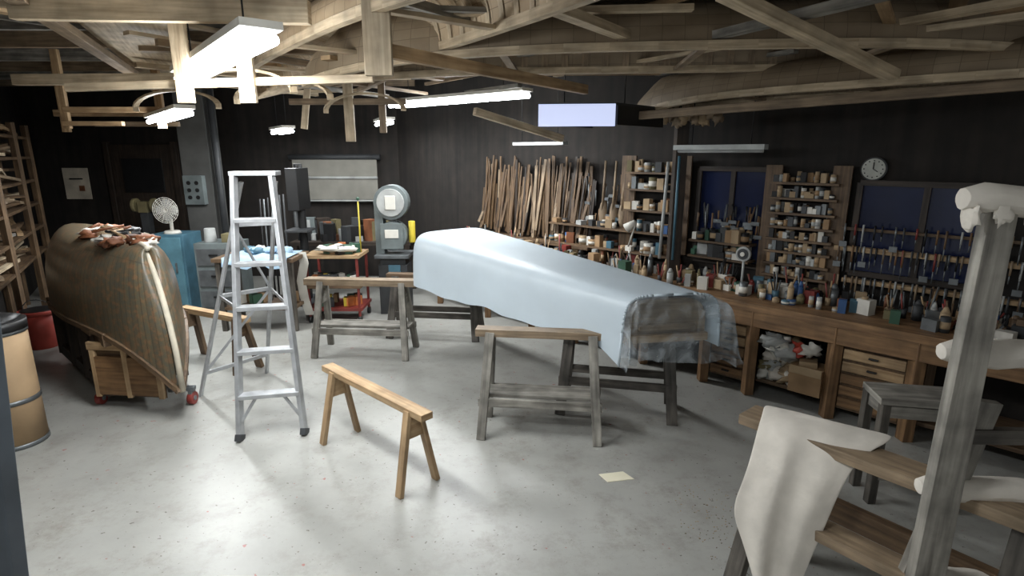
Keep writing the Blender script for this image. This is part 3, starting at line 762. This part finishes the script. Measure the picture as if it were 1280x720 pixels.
tim('overhead_pole',((.88,2.55,2.52),(2.05,3.2,2.28),.08,.05,WL),((1.0,4.6,2.16),(3.0,3.0,2.24),.05,.06,WPAD),((-.3,4.7,2.2),(.45,5.2,2.0),.05,.06,WL))
tim('plywood_sheet',((-2.3,3.6,2.66),(-3.6,6.3,2.66),.55,.02,WL),((-1.7,2.4,2.68),(-2.2,3.4,2.68),.5,.02,WL))
tim('plywood_sheet',((.1,2.9,2.69),(2.2,2.7,2.69),.8,.02,WPAD))
b=B('overhead_lumber_stack')
for i in range(80):
    x=random.uniform(-3.6,2.6); y=random.uniform(2.6,6.4); z=random.uniform(2.45,2.71)
    if x+y>6.0 or x<-.6*y-1.5: continue
    a=random.choice([0.05,-.1,.9,2.2,1.0,2.1])+random.uniform(-.12,.12); l=random.uniform(.6,1.7)
    d=V((math.cos(a),math.sin(a),0))*l/2; c=V((x,y,z))
    p,q=c-d,c+d
    if max(p.x+p.y,q.x+q.y)>6.6: continue
    b.beam(p,q,random.uniform(.03,.09),random.uniform(.02,.045),random.choice([WL,WPAD,WPINE,WL,WL,WGR]))
b.done()
b=B('bent_rib_bundle')
for k,(cx,cy,r) in enumerate([(-1.6,3.3,.38),(-1.5,3.7,.36),(-1.2,4.6,.35),(-2.6,4.4,.4)]):
    pts=[(cx+r*math.cos(math.pi*i/14),cy+.02*i,2.2+.14*math.sin(math.pi*i/14)) for i in range(15)]
    for p,q in zip(pts[:-1],pts[1:]): b.beam(p,q,.04,.015,WL)
b.done()
b=B('hanging_tarp_bundle')
for i in range(9): b.sph(V((1.28+.045*i,4.9-.03*i,2.16+.03*math.sin(i*2))),(.045,.045,.05),[TAN,WPAD,WPAD][i%3],12,8,.8,i)
b.beam((1.2,4.95,2.16),(1.7,4.75,2.2),.05,.04,WPINE); b.cyl((1.4,4.86,2.16),(1.4,4.86,2.9),.006,.006,BLK,6); b.done()

# ------------------------------------------------------------------ lights
def tube(p,q,watts,nm='fluorescent_fixture',up=.4,two=True):
    p,q=V(p),V(q); d=(q-p).normalized(); s_=V((d.y,-d.x,0)); b=B(nm,math.atan2(d.y,d.x))
    b.beam(p+V((0,0,.05)),q+V((0,0,.05)),.16,.03,WHT)
    for o in ((-.045,.045) if two else (0,)):
        b.cyl(p+s_*o+d*.02,q+s_*o-d*.02,.022,.022,TUBE,12)
    for k in (.15,.85):
        c=p.lerp(q,k); b.cyl(c+V((0,0,.06)),(c.x,c.y,2.9),.004,.004,BLK,6)
    b.done()
    L=bpy.data.lights.new('tube_light','AREA'); L.shape='RECTANGLE'; L.size=(q-p).length; L.size_y=.12; L.energy=watts; L.color=(.96,.985,1)
    o=bpy.data.objects.new('tube_light',L); scene.collection.objects.link(o); c=(p+q)/2
    o.location=c-V((0,0,.03)); o.rotation_euler=(0,0,math.atan2(d.y,d.x))
    L2=bpy.data.lights.new('tube_glow','POINT'); L2.energy=watts*up; L2.color=(.96,.985,1); L2.shadow_soft_size=.1
    o2=bpy.data.objects.new('tube_glow',L2); scene.collection.objects.link(o2); o2.location=c-V((0,0,.08))
tube((-1.33,6.5,2.38),(.14,5.3,2.38),50,up=.5)
tube((-1.95,3.55,2.3),(-.95,2.3,2.3),60,up=.5)
tube((-3.5,5.7,2.17),(-2.65,4.75,2.19),48,up=.5)
tube((-3.05,7.5,2.13),(-2.65,6.9,2.13),15,up=.2)
tube((-1.75,7.7,2.24),(-1.5,7.1,2.24),15,up=.2)
tube((-1.3,.9,2.6),(-.1,.9,2.6),22,up=.3)
b=B('hooded_light_box')
b.prism([(.2,4.42),(.77,4.36),(1.25,4.85),(.68,4.95)],2.22,2.24,DGR)
b.beam((.2,4.42,2.15),(.77,4.36,2.15),.02,.16,LAV); b.beam((.78,4.37,2.15),(1.25,4.85,2.15),.02,.14,BLK); b.beam((.2,4.44,2.15),(.68,4.95,2.15),.02,.14,BLK)
for x,y in ((.4,4.5),(.9,4.7)): b.cyl((x,y,2.23),(x,y,2.9),.005,.005,BLK,6)
b.done()
